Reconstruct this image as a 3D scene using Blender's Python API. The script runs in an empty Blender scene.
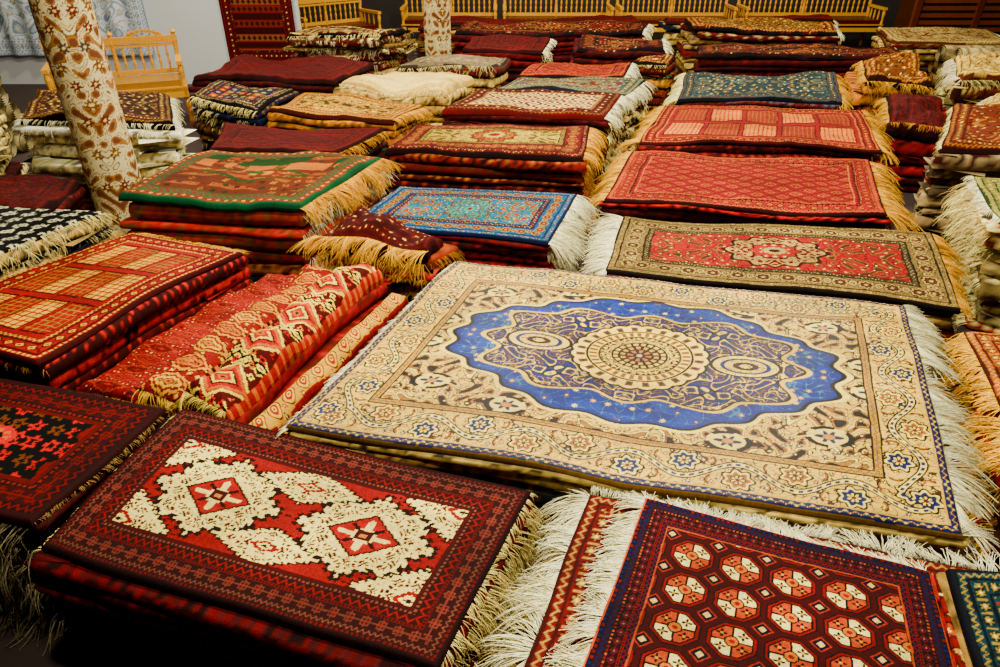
import bpy, math
import numpy as np
SC=bpy.context.scene
A_=np.array
# ---------------------------------------------------------------- painting
def h2(ix,iy,s=0):
    v=np.sin(ix*127.1+iy*311.7+s*74.7)*43758.5453
    return v-np.floor(v)
def vn(x,y,s=0):
    ix=np.floor(x);iy=np.floor(y);fx=x-ix;fy=y-iy
    fx=fx*fx*(3-2*fx);fy=fy*fy*(3-2*fy)
    return (h2(ix,iy,s)*(1-fx)+h2(ix+1,iy,s)*fx)*(1-fy)+(h2(ix,iy+1,s)*(1-fx)+h2(ix+1,iy+1,s)*fx)*fy
def put(img,m,c):
    m=np.asarray(m,float)[...,None]; img+= m*(A_(c,float)-img)
def base(U,c):
    return np.ones(U.shape+(3,))*A_(c,float)
def pick(h,cols):
    return A_(cols,float)[np.minimum((h*len(cols)).astype(int),len(cols)-1)]
def flowers(img,x,y,p,cols,rad=.34,seed=0,n=6,core=None,m=None,jit=.15,outline=None,prob=1.):
    off=.5*(np.floor(y/p)%2)*p
    ix=np.floor((x+off)/p);iy=np.floor(y/p)
    cx=(ix+.5+jit*(h2(ix,iy,seed)-.5))*p-off;cy=(iy+.5+jit*(h2(ix,iy,seed+1)-.5))*p
    dx=x-cx;dy=y-cy;r=np.hypot(dx,dy)/p;ph=np.arctan2(dy,dx)
    rr=rad*(.8+.25*np.cos(n*ph+6*h2(ix,iy,seed+2)))
    on=(h2(ix,iy,seed+5)<prob)
    if m is not None: on=on&m
    if outline is not None: put(img,(r<rr*1.3)&on,outline)
    k=(r<rr)&on
    c=pick(h2(ix,iy,seed+3),cols); img[k]=c[k]
    put(img,(r<rr*.42)&on,core if core is not None else (.9,.82,.56))
def vines(img,x,y,p,c,th=.16,m=None,seed=0.):
    X=x/p*6.283;Y=y/p*6.283
    a=np.sin(X+1.8*np.sin(Y*.8+1+seed))+np.sin(Y*1.1+1.8*np.sin(X*.9+seed))
    k=np.abs(a)<th
    if m is not None:k=k&m
    put(img,k,c)
def fil(img,x,y,p,line,fill,inner,dot,m=None,seed=0.,lv=.25):
    X=x/p*6.283;Y=y/p*6.283
    a=np.sin(X+2.2*np.sin(Y*.72+seed))+np.sin(Y*1.13+2.0*np.cos(X*.8+seed))
    if m is None:m=np.ones(x.shape,bool)
    put(img,m&(a>lv),line);put(img,m&(a>lv+.19),fill);put(img,m&(a>lv+.62),line);put(img,m&(a>lv+.76),inner);put(img,m&(a>lv+1.2),dot)
    put(img,m&(np.abs(a+.45)<.08),line);put(img,m&(a<-1.25),line);put(img,m&(a<-1.4),inner);put(img,m&(a<-1.75),dot)
def tri(s): f=s-np.floor(s); return 1-np.abs(2*f-1)
def motif(s,t,w,bg,mot,cols,p=None):
    img=np.ones(s.shape+(3,))*A_(bg,float)
    if mot=='none': return img
    p=p or w*1.15
    i=np.floor(s/p);fs=s/p-i-.5;c=pick(h2(i,0*i,3),cols); tt=t-.5
    if mot=='dash': k=(np.abs(fs)<.28)&(np.abs(tt)<.28);img[k]=c[k]
    elif mot=='zig': put(img,np.abs(t-.15-.7*tri(s/p))<.17,cols[0])
    elif mot=='tri':
        k=t<tri(s/p);img[k]=A_(cols[0])
    elif mot=='dia':
        q=np.abs(fs)+np.abs(tt);put(img,q<.46,cols[0])
        if len(cols)>1:put(img,q<.3,cols[1])
        if len(cols)>2:put(img,q<.14,cols[2])
    elif mot=='ros':
        x=fs*p/w;r=np.hypot(x,tt);ph=np.arctan2(tt,x)
        put(img,r<.46*(.85+.15*np.cos(8*ph)),cols[0])
        cc=pick(h2(i,0*i,9),cols[1:]) if len(cols)>1 else A_([cols[0]]*len(s))
        k=r<.33*(.8+.25*np.cos(6*ph));img[k]=cc[k]
        put(img,r<.12,(.88,.8,.5))
        put(img,(np.abs(np.abs(fs)-.5)<.07)&(np.abs(tt)<.35),cols[-1])
    elif mot=='vine':
        put(img,np.abs(tt-.26*np.sin(6.283*s/p))<.07,cols[0])
        i2=np.floor(2*s/p);f2=(2*s/p-i2-.5)*p/w/2
        sg=np.where(i2%2==0,-1,1)
        r=np.hypot(f2,tt+sg*.16);cc=pick(h2(i2,0*i2,5),cols);k=r<.2;img[k]=cc[k];put(img,r<.08,(.85,.78,.5))
    elif mot=='hook':
        q=np.maximum(np.abs(fs)*1.1,np.abs(tt));put(img,(q>.2)&(q<.3),cols[0]);put(img,(np.abs(fs)<.05)&(np.abs(tt)<.42),cols[0]);put(img,q<.12,cols[-1])
        put(img,(np.abs(tt)<.06),cols[0])
    elif mot=='boteh':
        vines(img,s,tt*w,w*.42,cols[0],.13)
        x=fs*p/w;r=np.hypot(x,tt*1.0);ph=np.arctan2(tt,x)
        e=.36*(1+.13*np.cos(8*ph));put(img,r<e+.05,cols[0]);put(img,r<e,cols[1]);put(img,r<e*.78,cols[0]);put(img,r<e*.7,cols[2]);put(img,(r<e*.55)&(np.cos(8*ph)>0),cols[3]);put(img,r<e*.25,cols[1])
        x2=(np.abs(fs)-.5)*p/w;r2=np.hypot(x2*1.3,tt*.9+.06*np.sin(x2*12));put(img,r2<.25,cols[0]);put(img,r2<.21,cols[1]);put(img,r2<.12,cols[3]);put(img,r2<.05,cols[1])
    elif mot=='scroll':
        DKc,CRc,NVc,GOc=cols[:4];y=tt*w
        vines(img,s,y,w*.4,(.28,.2,.1),.17,seed=2.);flowers(img,s,y,w*.24,[NVc,GOc,(.4,.12,.06),DKc],.28,3,prob=.85,jit=.5)
        ph=6.283*s/p;sc=.27*np.sin(ph)
        put(img,np.abs(tt-sc)<.1,DKc);put(img,np.abs(tt-sc)<.06,CRc);put(img,(np.abs(tt-sc)<.035)&(tri(s/(p*.08))>.45),NVc)
        i2=np.floor(2*s/p);f2=(2*s/p-i2-.5)*p/w/2;sg=np.where(i2%2==0,1,-1)
        x_=f2;y_=tt+sg*.2;r=np.hypot(x_,y_);an=np.arctan2(y_,x_);e=.27*(1+.16*np.cos(7*an))
        put(img,r<e+.05,DKc);put(img,r<e,CRc);put(img,r<e*.78,np.array(GOc));kk=(r<e*.78)&(i2%4<2);put(img,kk,NVc);put(img,(r<e*.52),DKc);put(img,(r<e*.42)&(np.cos(7*an)>-.2),CRc);put(img,r<e*.16,(.4,.12,.06))
        x3=(np.abs(f2)-.25*p/w);r3=np.hypot(x3*1.6,(tt-sg*.3)*1.0);put(img,r3<.15,DKc);put(img,r3<.11,GOc);put(img,r3<.05,CRc)
    return img
def bands(img,U,V,Lx,Ly,spec):
    dU=np.minimum(U,Lx-U);dV=np.minimum(V,Ly-V);hor=dV<dU
    d=np.where(hor,dV,dU);s=np.where(hor,U-Lx/2,V-Ly/2);o=0
    for e in spec:
        w,bg,mot,cols=e[:4];p=e[4] if len(e)>4 else None
        m=(d>=o)&(d<o+w) if o>0 else d<w
        if m.any(): img[m]=motif(s[m],(d[m]-o)/w,w,bg,mot,cols,p)
        o+=w
    return d-o
CR=(.86,.78,.5);GO=(.74,.55,.12);RD=(.56,.06,.05);DR=(.34,.04,.05);MA=(.24,.035,.05);NV=(.07,.1,.2);BK=(.06,.04,.04);OR=(.7,.34,.03);BR=(.36,.2,.07)

def P_blue(U,V,Lx,Ly):
    x=U-Lx/2;y=V-Ly/2-.03
    ax,ay=np.abs(x),np.abs(y);DK=(.05,.035,.03);B0=(.01,.18,.42);CB=(.82,.71,.36)
    img=base(U,CB)
    fil(img,ax,ay,.14,(.1,.07,.04),(.9,.82,.48),(.58,.42,.12),(.1,.1,.11),None,.7,.2)
    vines(img,ax+.03,ay,.08,(.22,.15,.07),.14,seed=1.3)
    flowers(img,ax,ay,.05,[(.34,.08,.04),(.03,.15,.3),(.56,.38,.08),DK],.25,11,prob=.7,jit=.5)
    for cx,cy in((.74,.40),(.9,.10),(.40,.50)):
        dx,dy=ax-cx,ay-cy;r=np.hypot(dx*.8,dy*1.15);ph=np.arctan2(dy,dx)
        put(img,(r<.06),(.86,.78,.44));put(img,(r<.068)&(r>.05)&(np.sin(3*ph+1)>-.5),(.03,.03,.04))
        put(img,r<.036*(.8+.3*np.cos(6*ph)),(.08,.18,.28));put(img,r<.016,(.7,.5,.2))
    ph=np.arctan2(y/.46,x/.77);r=np.sqrt((x/.77)**2+(y/.46)**2)
    e=1+.028*np.cos(20*ph)+.03*np.cos(4*ph)-.02*np.cos(8*ph)
    q=r/e
    put(img,q<1.055,(.88,.79,.44));put(img,(q<1.025),DK);put(img,q<1.,B0)
    put(img,(q<.97)&(vn(x*22,y*22,5)>.55),(.02,.23,.5))
    edge=(q<.975)&(q>.7)
    vines(img,ax,ay,.09,(.3,.45,.5),.11,edge);flowers(img,ax,ay,.05,[(.8,.72,.38),(.4,.22,.1),(.68,.53,.16)],.24,31,m=edge,prob=.7,jit=.5)
    e2=1+.07*np.cos(12*ph)-.06*np.cos(4*ph)
    q2=np.sqrt((x/.66)**2+(y/.34)**2)/e2
    put(img,q2<1.035,(.8,.69,.3));put(img,q2<1.0,DK)
    m2=q2<.98;put(img,m2,(.01,.16,.38));fil(img,ax,ay,.11,DK,(.86,.74,.34),(.4,.27,.07),(.06,.17,.3),m2,.4,-.12)
    vines(img,ax,ay,.06,(.76,.65,.3),.18,m2&(vn(ax*20,ay*20,8)>.45),seed=.8)
    dx=ax-.43;pr=np.sqrt((dx/.13)**2+(ay/.075)**2)
    put(img,pr<1.12,DK);put(img,pr<1,(.86,.76,.38));put(img,pr<.78,(.02,.16,.36));put(img,(pr<.64),(.8,.7,.32));put(img,(pr<.4),(.2,.11,.05));put(img,pr<.2,(.82,.72,.34));vines(img,dx,ay,.036,DK,.18,(pr<.95))
    R=np.hypot(x,y*1.12);p2=np.arctan2(y*1.12,x)
    pet=.268*(1+.05*np.abs(np.cos(12*p2)))
    put(img,R<pet+.013,DK);put(img,R<pet,(.9,.79,.36))
    put(img,(R<.262)&(R>.225)&(np.cos(24*p2)>.2),(.38,.25,.05));put(img,(R<.25)&(R>.235)&(np.cos(24*p2)>.8),(.03,.14,.26))
    put(img,(R<.222)&(R>.211),DK);put(img,(R<.208)&(R>.175)&(np.cos(36*p2)>-.1),(.46,.32,.06));put(img,(R<.172)&(R>.163),(.2,.13,.04))
    fil(img,np.abs(((p2/(2*np.pi)*16)%2)-1)*.05,R,.036,(.22,.14,.05),(.9,.8,.4),(.34,.2,.06),DK,(R<.164)&(R>.12),.3,.0)
    put(img,(R<.118),DK);put(img,(R<.108)&(np.cos(20*p2)>-.4),(.82,.71,.32));put(img,R<.09,(.05,.04,.05));put(img,(R<.08)&(np.cos(14*p2)>-.2),(.72,.6,.28));put(img,R<.06,(.2,.03,.03));put(img,(R<.05)&(np.cos(8*p2)>0),(.62,.44,.22));put(img,R<.025,(.1,.15,.24));put(img,R<.012,(.82,.72,.4))
    bands(img,U,V,Lx,Ly,[(.006,(.5,.4,.14),'none',[]),(.028,(.01,.16,.3),'vine',[(.68,.58,.22),(.36,.14,.06)]),(.007,(.78,.64,.24),'none',[]),
      (.165,CB,'scroll',[(.04,.03,.03),(.9,.82,.46),(.01,.16,.36),(.58,.39,.05)],.36),(.007,DK,'none',[]),(.024,(.66,.52,.14),'vine',[(.04,.11,.22),(.3,.1,.05)]),(.007,DK,'none',[])])
    return img
def P_turk(U,V,Lx,Ly):
    img=base(U,(.49,.03,.03));q=.005
    bw=.165
    W,Hh=(Lx-2*bw),(Ly-2*bw)
    x=np.round((U-bw)/q)*q;y=np.round((V-bw)/q)*q
    WH=(.9,.84,.56);DKR=(.15,.012,.018)
    cen=[(W*.24,Hh*.5,.235,.48,1),(W*.76,Hh*.5,.235,.48,1),(W*.5,Hh*.87,.19,.21,0),(W*.5,Hh*.13,.19,.21,0),(0,Hh,.19,.34,2),(0,0,.19,.34,2),(W,Hh,.19,.34,2),(W,0,.19,.34,2)]
    for cx,cy,fx,fy,ty in cen:
        dx,dy=np.abs(x-cx)/(W*fx),np.abs(y-cy)/(Hh*fy);s=dx+dy
        st=.045*np.sign(np.sin((dx-dy)*(30 if ty!=1 else 24)))
        if ty==1:
            g=np.minimum(np.maximum(dx,dy)*1.38,s*1.0);g=np.maximum(g,s*.76)
        else: g=s
        put(img,g<1.07+st,DKR);body=g<.96+st;put(img,body,WH)
        xx,yy=np.abs(x-cx),np.abs(y-cy)
        a=np.sin(xx*210+2*np.sin(yy*120))+np.sin(yy*230+2*np.sin(xx*110))
        lo,hi=(.56,.86) if ty==1 else (.3,.8)
        put(img,(a>1.05)&body&(g>lo)&(g<hi),(.36,.05,.04));put(img,(a<-1.35)&body&(g>lo)&(g<hi),(.2,.1,.08))
        if ty==1:
            put(img,s<.53,DKR);put(img,s<.48,(.56,.04,.035));put(img,(np.minimum(dx,dy)<.045)&(s<.38),WH);put(img,np.maximum(dx,dy)<.16,WH);put(img,np.maximum(dx,dy)<.11,(.26,.025,.03));put(img,np.maximum(dx,dy)<.05,(.75,.5,.25))
            put(img,(np.abs(np.abs(dx-dy))<.045)&(s>.22)&(s<.44),DKR)
        else: put(img,(s<.3),(.48,.04,.04));put(img,s<.18,WH);put(img,s<.08,DKR)
    bands(img,U,V,Lx,Ly,[(.016,(.15,.018,.025),'none',[]),(.014,(.18,.025,.035),'dash',[(.38,.08,.08)]),(.016,(.22,.025,.04),'zig',[(.44,.3,.24)]),
      (.045,(.19,.018,.03),'hook',[(.42,.24,.2),(.45,.05,.05)],.05),(.01,(.36,.04,.04),'dash',[(.13,.018,.025)]),(.026,(.18,.02,.035),'zig',[(.44,.07,.07)]),(.013,(.2,.025,.035),'dash',[(.46,.3,.24)]),(.012,(.26,.025,.035),'none',[])])
    return img
def P_hex(U,V,Lx,Ly):
    img=base(U,(.24,.03,.05));p=.142;py=.122
    x=U-.118;y=V-Ly+.12+py*6
    ix=np.floor(x/p);iy=np.floor(y/py)
    dx=(x/p-ix-.5);dy=(y/py-iy-.5);adx,ady=np.abs(dx),np.abs(dy)
    oc=np.maximum(np.maximum(adx,ady),(adx+ady)*.72)
    put(img,oc<.45,(.04,.02,.05));put(img,oc<.425,(.44,.04,.03));put(img,oc<.38,(.05,.03,.07));
    quad=(dx*dy>0);put(img,(oc<.35)&quad,(.94,.88,.62));put(img,(oc<.35)&~quad,(.64,.30,.0))
    fl=np.hypot(adx-.19,ady-.17);an=np.arctan2(ady-.17,adx-.19)
    put(img,(oc<.35)&(fl<.095*(.7+.4*np.cos(4*an))),(.08,.05,.1));put(img,(oc<.35)&(fl<.03),(.76,.58,.12))
    put(img,(oc<.35)&(np.minimum(adx,ady)<.02),(.05,.03,.07))
    put(img,oc<.14,(.05,.03,.08));put(img,oc<.11,(.7,.44,.01));put(img,oc<.05,(.5,.05,.05))
    x2=x+p/2;y2=y+py/2;d2=np.abs(x2/p-np.floor(x2/p)-.5)+np.abs(y2/py-np.floor(y2/py)-.5)
    put(img,d2<.2,(.56,.22,.02));put(img,d2<.16,(.05,.06,.16));put(img,d2<.08,(.85,.75,.5))
    bands(img,U,V,Lx,Ly,[(.008,(.68,.32,.01),'none',[]),(.014,(.06,.06,.15),'dash',[(.4,.07,.06),(.06,.14,.3)]),(.018,(.2,.03,.06),'zig',[(.06,.13,.28)]),(.01,(.06,.04,.11),'dash',[(.6,.33,.04),(.45,.08,.06)]),
       (.024,(.15,.02,.06),'dia',[(.38,.06,.06),(.05,.08,.22),(.6,.38,.08)]),(.008,(.42,.1,.05),'dash',[(.1,.05,.1)]),(.014,(.05,.06,.16),'zig',[(.38,.06,.08)]),(.005,(.6,.32,.03),'none',[])])
    return img
def P_bokh(U,V,Lx,Ly,f=(.5,.03,.015),l=(.68,.4,.08),dk=(.18,.012,.012),p=.17,py=.13):
    img=base(U,f);x=U-Lx/2;y=V-Ly/2
    for o in(0,.5):
        dx=np.abs((x/p+o)-np.floor(x/p+o)-.5);dy=np.abs((y/py+o)-np.floor(y/py+o)-.5);s=dx+dy
        put(img,s<.31,dk);put(img,s<.26,l);put(img,s<.2,f);put(img,s<.11,dk);put(img,s<.06,l)
        put(img,(np.abs(s-.49)<.025),dk)
    bands(img,U,V,Lx,Ly,[(.02,dk,'none',[]),(.03,f,'zig',[l]),(.015,dk,'dash',[l]),(.06,f,'dia',[dk,l,f]),(.015,dk,'dash',[l]),(.03,f,'tri',[dk]),(.008,l,'none',[])])
    return img
def P_med(field,bg,acc,border,bcols,rx=.34,ry=.3,cc=CR,scale=1.,cen=True):
    def f(U,V,Lx,Ly):
        img=base(U,field);x=U-Lx/2;y=V-Ly/2;ax,ay=np.abs(x),np.abs(y)
        fil(img,ax,ay,.15*scale,acc[0],field,acc[1],acc[-1],None,.5,.2);flowers(img,ax,ay,.06*scale,acc,.27,3,prob=.75,jit=.4)
        q=np.sqrt((x/(rx*Lx*.55))**2+(y/(ry*Ly*.8))**2);ph=np.arctan2(y,x);q=q/(1+.08*np.cos(12*ph))
        if cen:
            put(img,q<1.1,bg);put(img,(q<1),cc);fil(img,ax,ay,.08*scale,acc[0],cc,field,bg,q<.97,.2,.1);put(img,(q<.55),bg);put(img,q<.5,field);flowers(img,ax,ay,.05*scale,[cc,acc[1]],.3,8,m=q<.48);put(img,q<.26,cc);put(img,q<.12,bg)
        bands(img,U,V,Lx,Ly,[(.015,bcols[0],'none',[]),(.028,border,'vine',bcols),(.01,bcols[0],'none',[]),(.12*scale,border,'boteh',[bcols[0],bcols[1],bcols[2],bcols[-1]],.13*scale),(.01,bcols[0],'none',[]),(.028,bcols[-1],'vine',[bcols[0],border]),(.007,bcols[0],'none',[])])
        return img
    return f
def P_panels(f,g,dk,n=6,m=2,acc=(.52,.08,.04)):
    def F(U,V,Lx,Ly):
        img=base(U,f);b=.14;x=(U-b)/(Lx-2*b)*n;y=(V-b)/(Ly-2*b)*m
        ix,iy=np.floor(x),np.floor(y);fx,fy=x-ix,y-iy
        inp=(fx>.05)&(fx<.95)&(fy>.06)&(fy<.94);alt=((ix+iy)%2==0)
        put(img,inp,dk);inp2=(fx>.08)&(fx<.92)&(fy>.1)&(fy<.9)
        put(img,inp2&alt,g);put(img,inp2&~alt,f)
        gx,gy=tri(U/.035),tri(V/.035)
        put(img,inp2&alt&((gx>.78)|(gy>.78)),acc);put(img,inp2&~alt&((gx>.84)|(gy>.84)),A_(g)*.75)
        bands(img,U,V,Lx,Ly,[(.015,dk,'none',[]),(.02,f,'dash',[g]),(.012,dk,'none',[]),(.05,f,'dia',[dk,g,f]),(.012,dk,'none',[]),(.02,f,'zig',[g])])
        return img
    return F
def P_latt(U,V,Lx,Ly):
    img=base(U,(.4,.09,.04));x=U-Lx/2;y=V-Ly/2;p=.17;py=.12
    for o in(0,.5):
        dx=np.abs((x/p+o)-np.floor(x/p+o)-.5);dy=np.abs((y/py+o)-np.floor(y/py+o)-.5);s=dx+dy
        put(img,(s<.34)&(s>.21),(.92,.86,.62));put(img,(s<.12),(.8,.62,.28))
        put(img,(dx<.05)&(dy>.36),(.85,.78,.56))
    bands(img,U,V,Lx,Ly,[(.02,DR,'none',[]),(.03,(.25,.07,.05),'zig',[(.55,.36,.16)]),(.08,(.24,.04,.03),'ros',[(.1,.03,.03),(.5,.28,.11),(.4,.07,.05)]),(.03,(.36,.09,.05),'dash',[(.6,.5,.28)]),(.01,(.75,.65,.4),'none',[])])
    return img
def P_geo(f,cols,border,bcols,p=.12,bw=.05,kind='dia'):
    def F(U,V,Lx,Ly):
        img=base(U,f);x=U-Lx/2;y=V-Ly/2
        if kind=='dia': flowers(img,x,y,p,cols,.4,6,4,outline=bcols[0],jit=0)
        elif kind=='patch':
            ix=np.floor(x/p);iy=np.floor(y/p);c=pick(h2(ix,iy,4),cols);img[:]=c;put(img,(tri(x/p)<.12)|(tri(y/p)<.12),bcols[0]);put(img,(tri(x/p)+tri(y/p)>1.4),bcols[-1])
        elif kind=='flor':
            fil(img,np.abs(x),np.abs(y),p*1.4,bcols[0],f,cols[0],cols[-1],None,.3,.2);flowers(img,np.abs(x),np.abs(y),p*.55,cols,.3,6,prob=.85,jit=.4)
        elif kind=='stripe':
            i=np.floor(V/p);img[:]=pick(h2(i,i*0,3),cols);put(img,(tri(U/(p*.8))+tri(V/p)>1.25),bcols[0]);put(img,tri(V/p)<.12,bcols[-1])
        elif kind=='plain':
            put(img,(vn(x*40,y*40,3)>.8),cols[0])
        bands(img,U,V,Lx,Ly,[(.015,bcols[0],'none',[]),(bw*.5,border,'zig',[bcols[-1]]),(.01,bcols[0],'none',[]),(bw,border,'ros',bcols),(.01,bcols[0],'none',[]),(bw*.5,border,'dash',bcols)])
        return img
    return F
def P_green(U,V,Lx,Ly):
    img=base(U,(.34,.18,.04));x=U-Lx/2;y=V-Ly/2
    put(img,(tri(V/.16)>.7)&(vn(U*9,V*3,3)>.4),(.5,.3,.05));flowers(img,x,y,.08,[(.2,.09,.03),(.56,.37,.07),(.1,.2,.07),(.38,.14,.04),(.6,.45,.1)],.3,3,4,prob=.8,core=(.25,.12,.04))
    q=np.abs(x)/.36+np.abs(y)/.2
    put(img,(np.abs(q-1)<.08),(.12,.26,.08));put(img,q<.55,(.38,.18,.04));put(img,(q<.5)&(vn(U*25,V*25,2)>.5),(.6,.43,.08));put(img,q<.22,(.1,.28,.14))
    put(img,(y>Ly*.2)&(vn(U*10,V*5,9)>.35),(.12,.24,.08));put(img,(y>Ly*.1)&(y<Ly*.22)&(vn(U*14,V*7,4)>.5),(.62,.39,.05))
    bands(img,U,V,Lx,Ly,[(.025,(.06,.3,.2),'none',[]),(.05,(.46,.2,.05),'dia',[(.08,.27,.15),(.72,.5,.1)]),(.015,(.06,.34,.24),'none',[]),(.04,(.4,.16,.04),'zig',[(.12,.36,.24)]),(.012,(.06,.3,.18),'none',[])])
    return img
def P_black(U,V,Lx,Ly):
    img=base(U,(.4,.015,.02));x=U-Lx*.56;y=V-Ly*.5;q=.007;xs=np.round(x/q)*q;ys=np.round(y/q)*q
    r=np.hypot(xs/.36,ys/.21);ph=np.arctan2(ys/.21,xs/.36);e=1+.12*np.cos(8*ph)
    put(img,r<e,(.03,.01,.012));m=(r<e*.93)
    flowers(img,np.abs(xs)+.03,np.abs(ys)+.03,.075,[(.62,.05,.03),(.6,.06,.03),(.55,.07,.04),(.4,.25,.1)],.42,13,5,m=m,core=(.08,.02,.02),jit=.2);put(img,r<.25,(.64,.05,.03));put(img,(r<.18)&(np.cos(8*ph)>0),(.7,.4,.12));put(img,r<.1,(.05,.02,.03))
    co=(np.abs(x)/(Lx/2)+np.abs(y)/(Ly/2))>1.45;put(img,co,(.12,.012,.02));flowers(img,xs,ys,.06,[(.56,.06,.05),(.44,.28,.1)],.3,3,m=co)
    bands(img,U,V,Lx,Ly,[(.03,(.18,.012,.02),'none',[]),(.03,(.14,.012,.02),'zig',[(.38,.03,.04)]),(.06,(.21,.012,.025),'hook',[(.38,.08,.06),(.08,.012,.02)]),(.02,(.12,.012,.02),'dash',[(.44,.15,.1)]),(.02,(.32,.015,.025),'none',[])])
    return img
def P_ikat(U,V,Lx,Ly):
    img=base(U,(.05,.055,.07));p=.26;x=U/p;y=V/(p*.7)
    w=(h2(np.floor(U*120),np.floor(y),2)-.5)*.16
    s=np.abs(tri(x)-.5)+np.abs(tri(y+w)-.5)
    put(img,(s<.36),(.82,.8,.7));put(img,s<.2,(.1,.12,.18));put(img,s<.08,(.8,.78,.66))
    return img
def P_strip(f,cols,p=.16,w=.3,edge=GO,dk=(.2,.04,.03)):
    def F(U,V,Lx,Ly):
        q=.004;Us=np.round(U/q)*q;Vs=np.round(V/q)*q
        img=base(U,f);x=Us-Lx/2
        i=np.floor(Vs/p);fy=np.abs(Vs/p-i-.5);fx=np.abs(x)/(Lx*w);s=fx*.5+fy+.03*np.sign(np.sin(fx*12))
        put(img,s<.54,dk);put(img,s<.5,cols[0]);put(img,s<.4,dk);put(img,s<.37,f);c=pick(h2(i,i*0,7),cols);k=s<.31;img[k]=c[k];put(img,s<.2,dk);put(img,s<.16,cols[1]);put(img,s<.07,f)
        flowers(img,Us,Vs,p*.3,cols,.32,9,4,m=(s>.57)&(np.abs(x)<Lx*.42),prob=.85,outline=dk)
        e=np.abs(x)>Lx*.41;put(img,e,cols[1]);put(img,e&(tri(Vs/.04)>.5),dk);put(img,np.abs(x)>Lx*.475,edge)
        return img
    return F
D0=(.08,.04,.04)
def P_flame(U,V,Lx,Ly):
    q=.005;Us=np.round(U/q)*q;Vs=np.round(V/q)*q;R_=(.6,.03,.0);D=(.05,.02,.025);C=(.9,.8,.38);O=(.72,.42,.0)
    img=base(U,R_);x=Us-Lx/2;p=.26;i=np.floor(Vs/p);fy=Vs/p-i;fx=np.abs(x)/Lx
    s=np.abs(fy-.5)*1.25+fx*.95
    put(img,(s>.5),(.3,.02,.01));put(img,(np.abs(s-.5)<.035),C)
    put(img,(s<.44)&(s>.38),O);put(img,(s<.3)&(s>.25),D);put(img,(s<.25),C);put(img,(s<.18),R_);put(img,(s<.1),O);put(img,s<.05,D)
    z=np.abs(fy-.08*tri(x/.06));z2=np.abs(1-fy-.08*tri(x/.06))
    put(img,(np.minimum(z,z2)<.06),C);put(img,(np.minimum(z,z2)<.025),D)
    flowers(img,Us,Vs,.045,[O,C,R_,(.7,.08,.01)],.36,6,4,m=(s>.56)&(fx<.4),prob=.75,core=D,jit=0)
    e=fx>.44;put(img,e,(.58,.05,.01));put(img,e&(tri(Vs/.05)>.6),O)
    return img
def P_paisley(U,V,Lx,Ly):
    img=base(U,(.76,.6,.17));x=U-Lx/2
    p=.1;i=np.floor(V/p);fy=(V/p-i-.5);dx=x/p+.12*np.sin(fy*5);r=np.hypot(dx*1.3,fy+.15*dx)
    put(img,r<.44,(.4,.06,.02));put(img,r<.38,(.8,.66,.22));put(img,r<.26,(.54,.12,.02));put(img,r<.14,(.82,.7,.3));put(img,r<.06,D0)
    flowers(img,U,V,.035,[(.5,.08,.02),(.6,.3,.05),(.14,.07,.04)],.32,7,5,m=r>.5,prob=.7)
    e=np.abs(x)>Lx*.46;put(img,e,(.5,.08,.03))
    return img
P_gold=P_strip((.48,.11,.025),[(.78,.56,.08),(.7,.44,.04),(.8,.64,.18)],.13,.5)
# ---------------------------------------------------------------- mesh builder
class MB:
    def __init__(s): s.v=[];s.c=[];s.q=[];s.t=[];s.n=0
    def add(s,v,c,q=None,t=None):
        v=np.asarray(v,float).reshape(-1,3);c=np.asarray(c,float)
        c=np.broadcast_to(c,(len(v),3)) if c.ndim==1 else c.reshape(-1,3)
        s.v.append(v);s.c.append(c)
        if q is not None and len(q):s.q.append(np.asarray(q).reshape(-1,4)+s.n)
        if t is not None and len(t):s.t.append(np.asarray(t).reshape(-1,3)+s.n)
        s.n+=len(v)
    def build(s,name,mat,smooth=True,deform=None):
        v=np.concatenate(s.v);c=np.clip(np.concatenate(s.c),0,1)
        if deform is not None: v=deform(v)
        q=np.concatenate(s.q) if s.q else np.zeros((0,4),int);t=np.concatenate(s.t) if s.t else np.zeros((0,3),int)
        me=bpy.data.meshes.new(name);me.vertices.add(len(v));me.vertices.foreach_set('co',v.astype(np.float32).ravel())
        li=np.concatenate([q.ravel(),t.ravel()]).astype(np.int32);me.loops.add(len(li));me.loops.foreach_set('vertex_index',li)
        st=np.concatenate([np.arange(len(q))*4,len(q)*4+np.arange(len(t))*3]).astype(np.int32)
        me.polygons.add(len(st));me.polygons.foreach_set('loop_start',st)
        me.update(calc_edges=True);me.validate()
        me.polygons.foreach_set('use_smooth',np.ones(len(me.polygons),bool) if smooth else np.zeros(len(me.polygons),bool))
        lum=c.mean(1,keepdims=True);c=np.clip(lum+(c-lum)*1.28,0.002,1)
        a=me.color_attributes.new('Col','FLOAT_COLOR','POINT');lc=np.ones((len(v),4),np.float32);lc[:,:3]=c**2.65
        a.data.foreach_set('color',lc.ravel());me.materials.append(mat)
        o=bpy.data.objects.new(name,me);SC.collection.objects.link(o);return o
def gridq(nx,ny,wrapx=False):
    i=np.arange(nx if wrapx else nx-1);j=np.arange(ny-1);I,J=np.meshgrid(i,j);I=I.ravel();J=J.ravel();I2=(I+1)%nx
    return np.stack([J*nx+I,J*nx+I2,(J+1)*nx+I2,(J+1)*nx+I],1)
def bil(Q,u,v):
    u=u[...,None];v=v[...,None]
    return Q[0]*(1-u)*(1-v)+Q[1]*u*(1-v)+Q[2]*u*v+Q[3]*(1-u)*v
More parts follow.
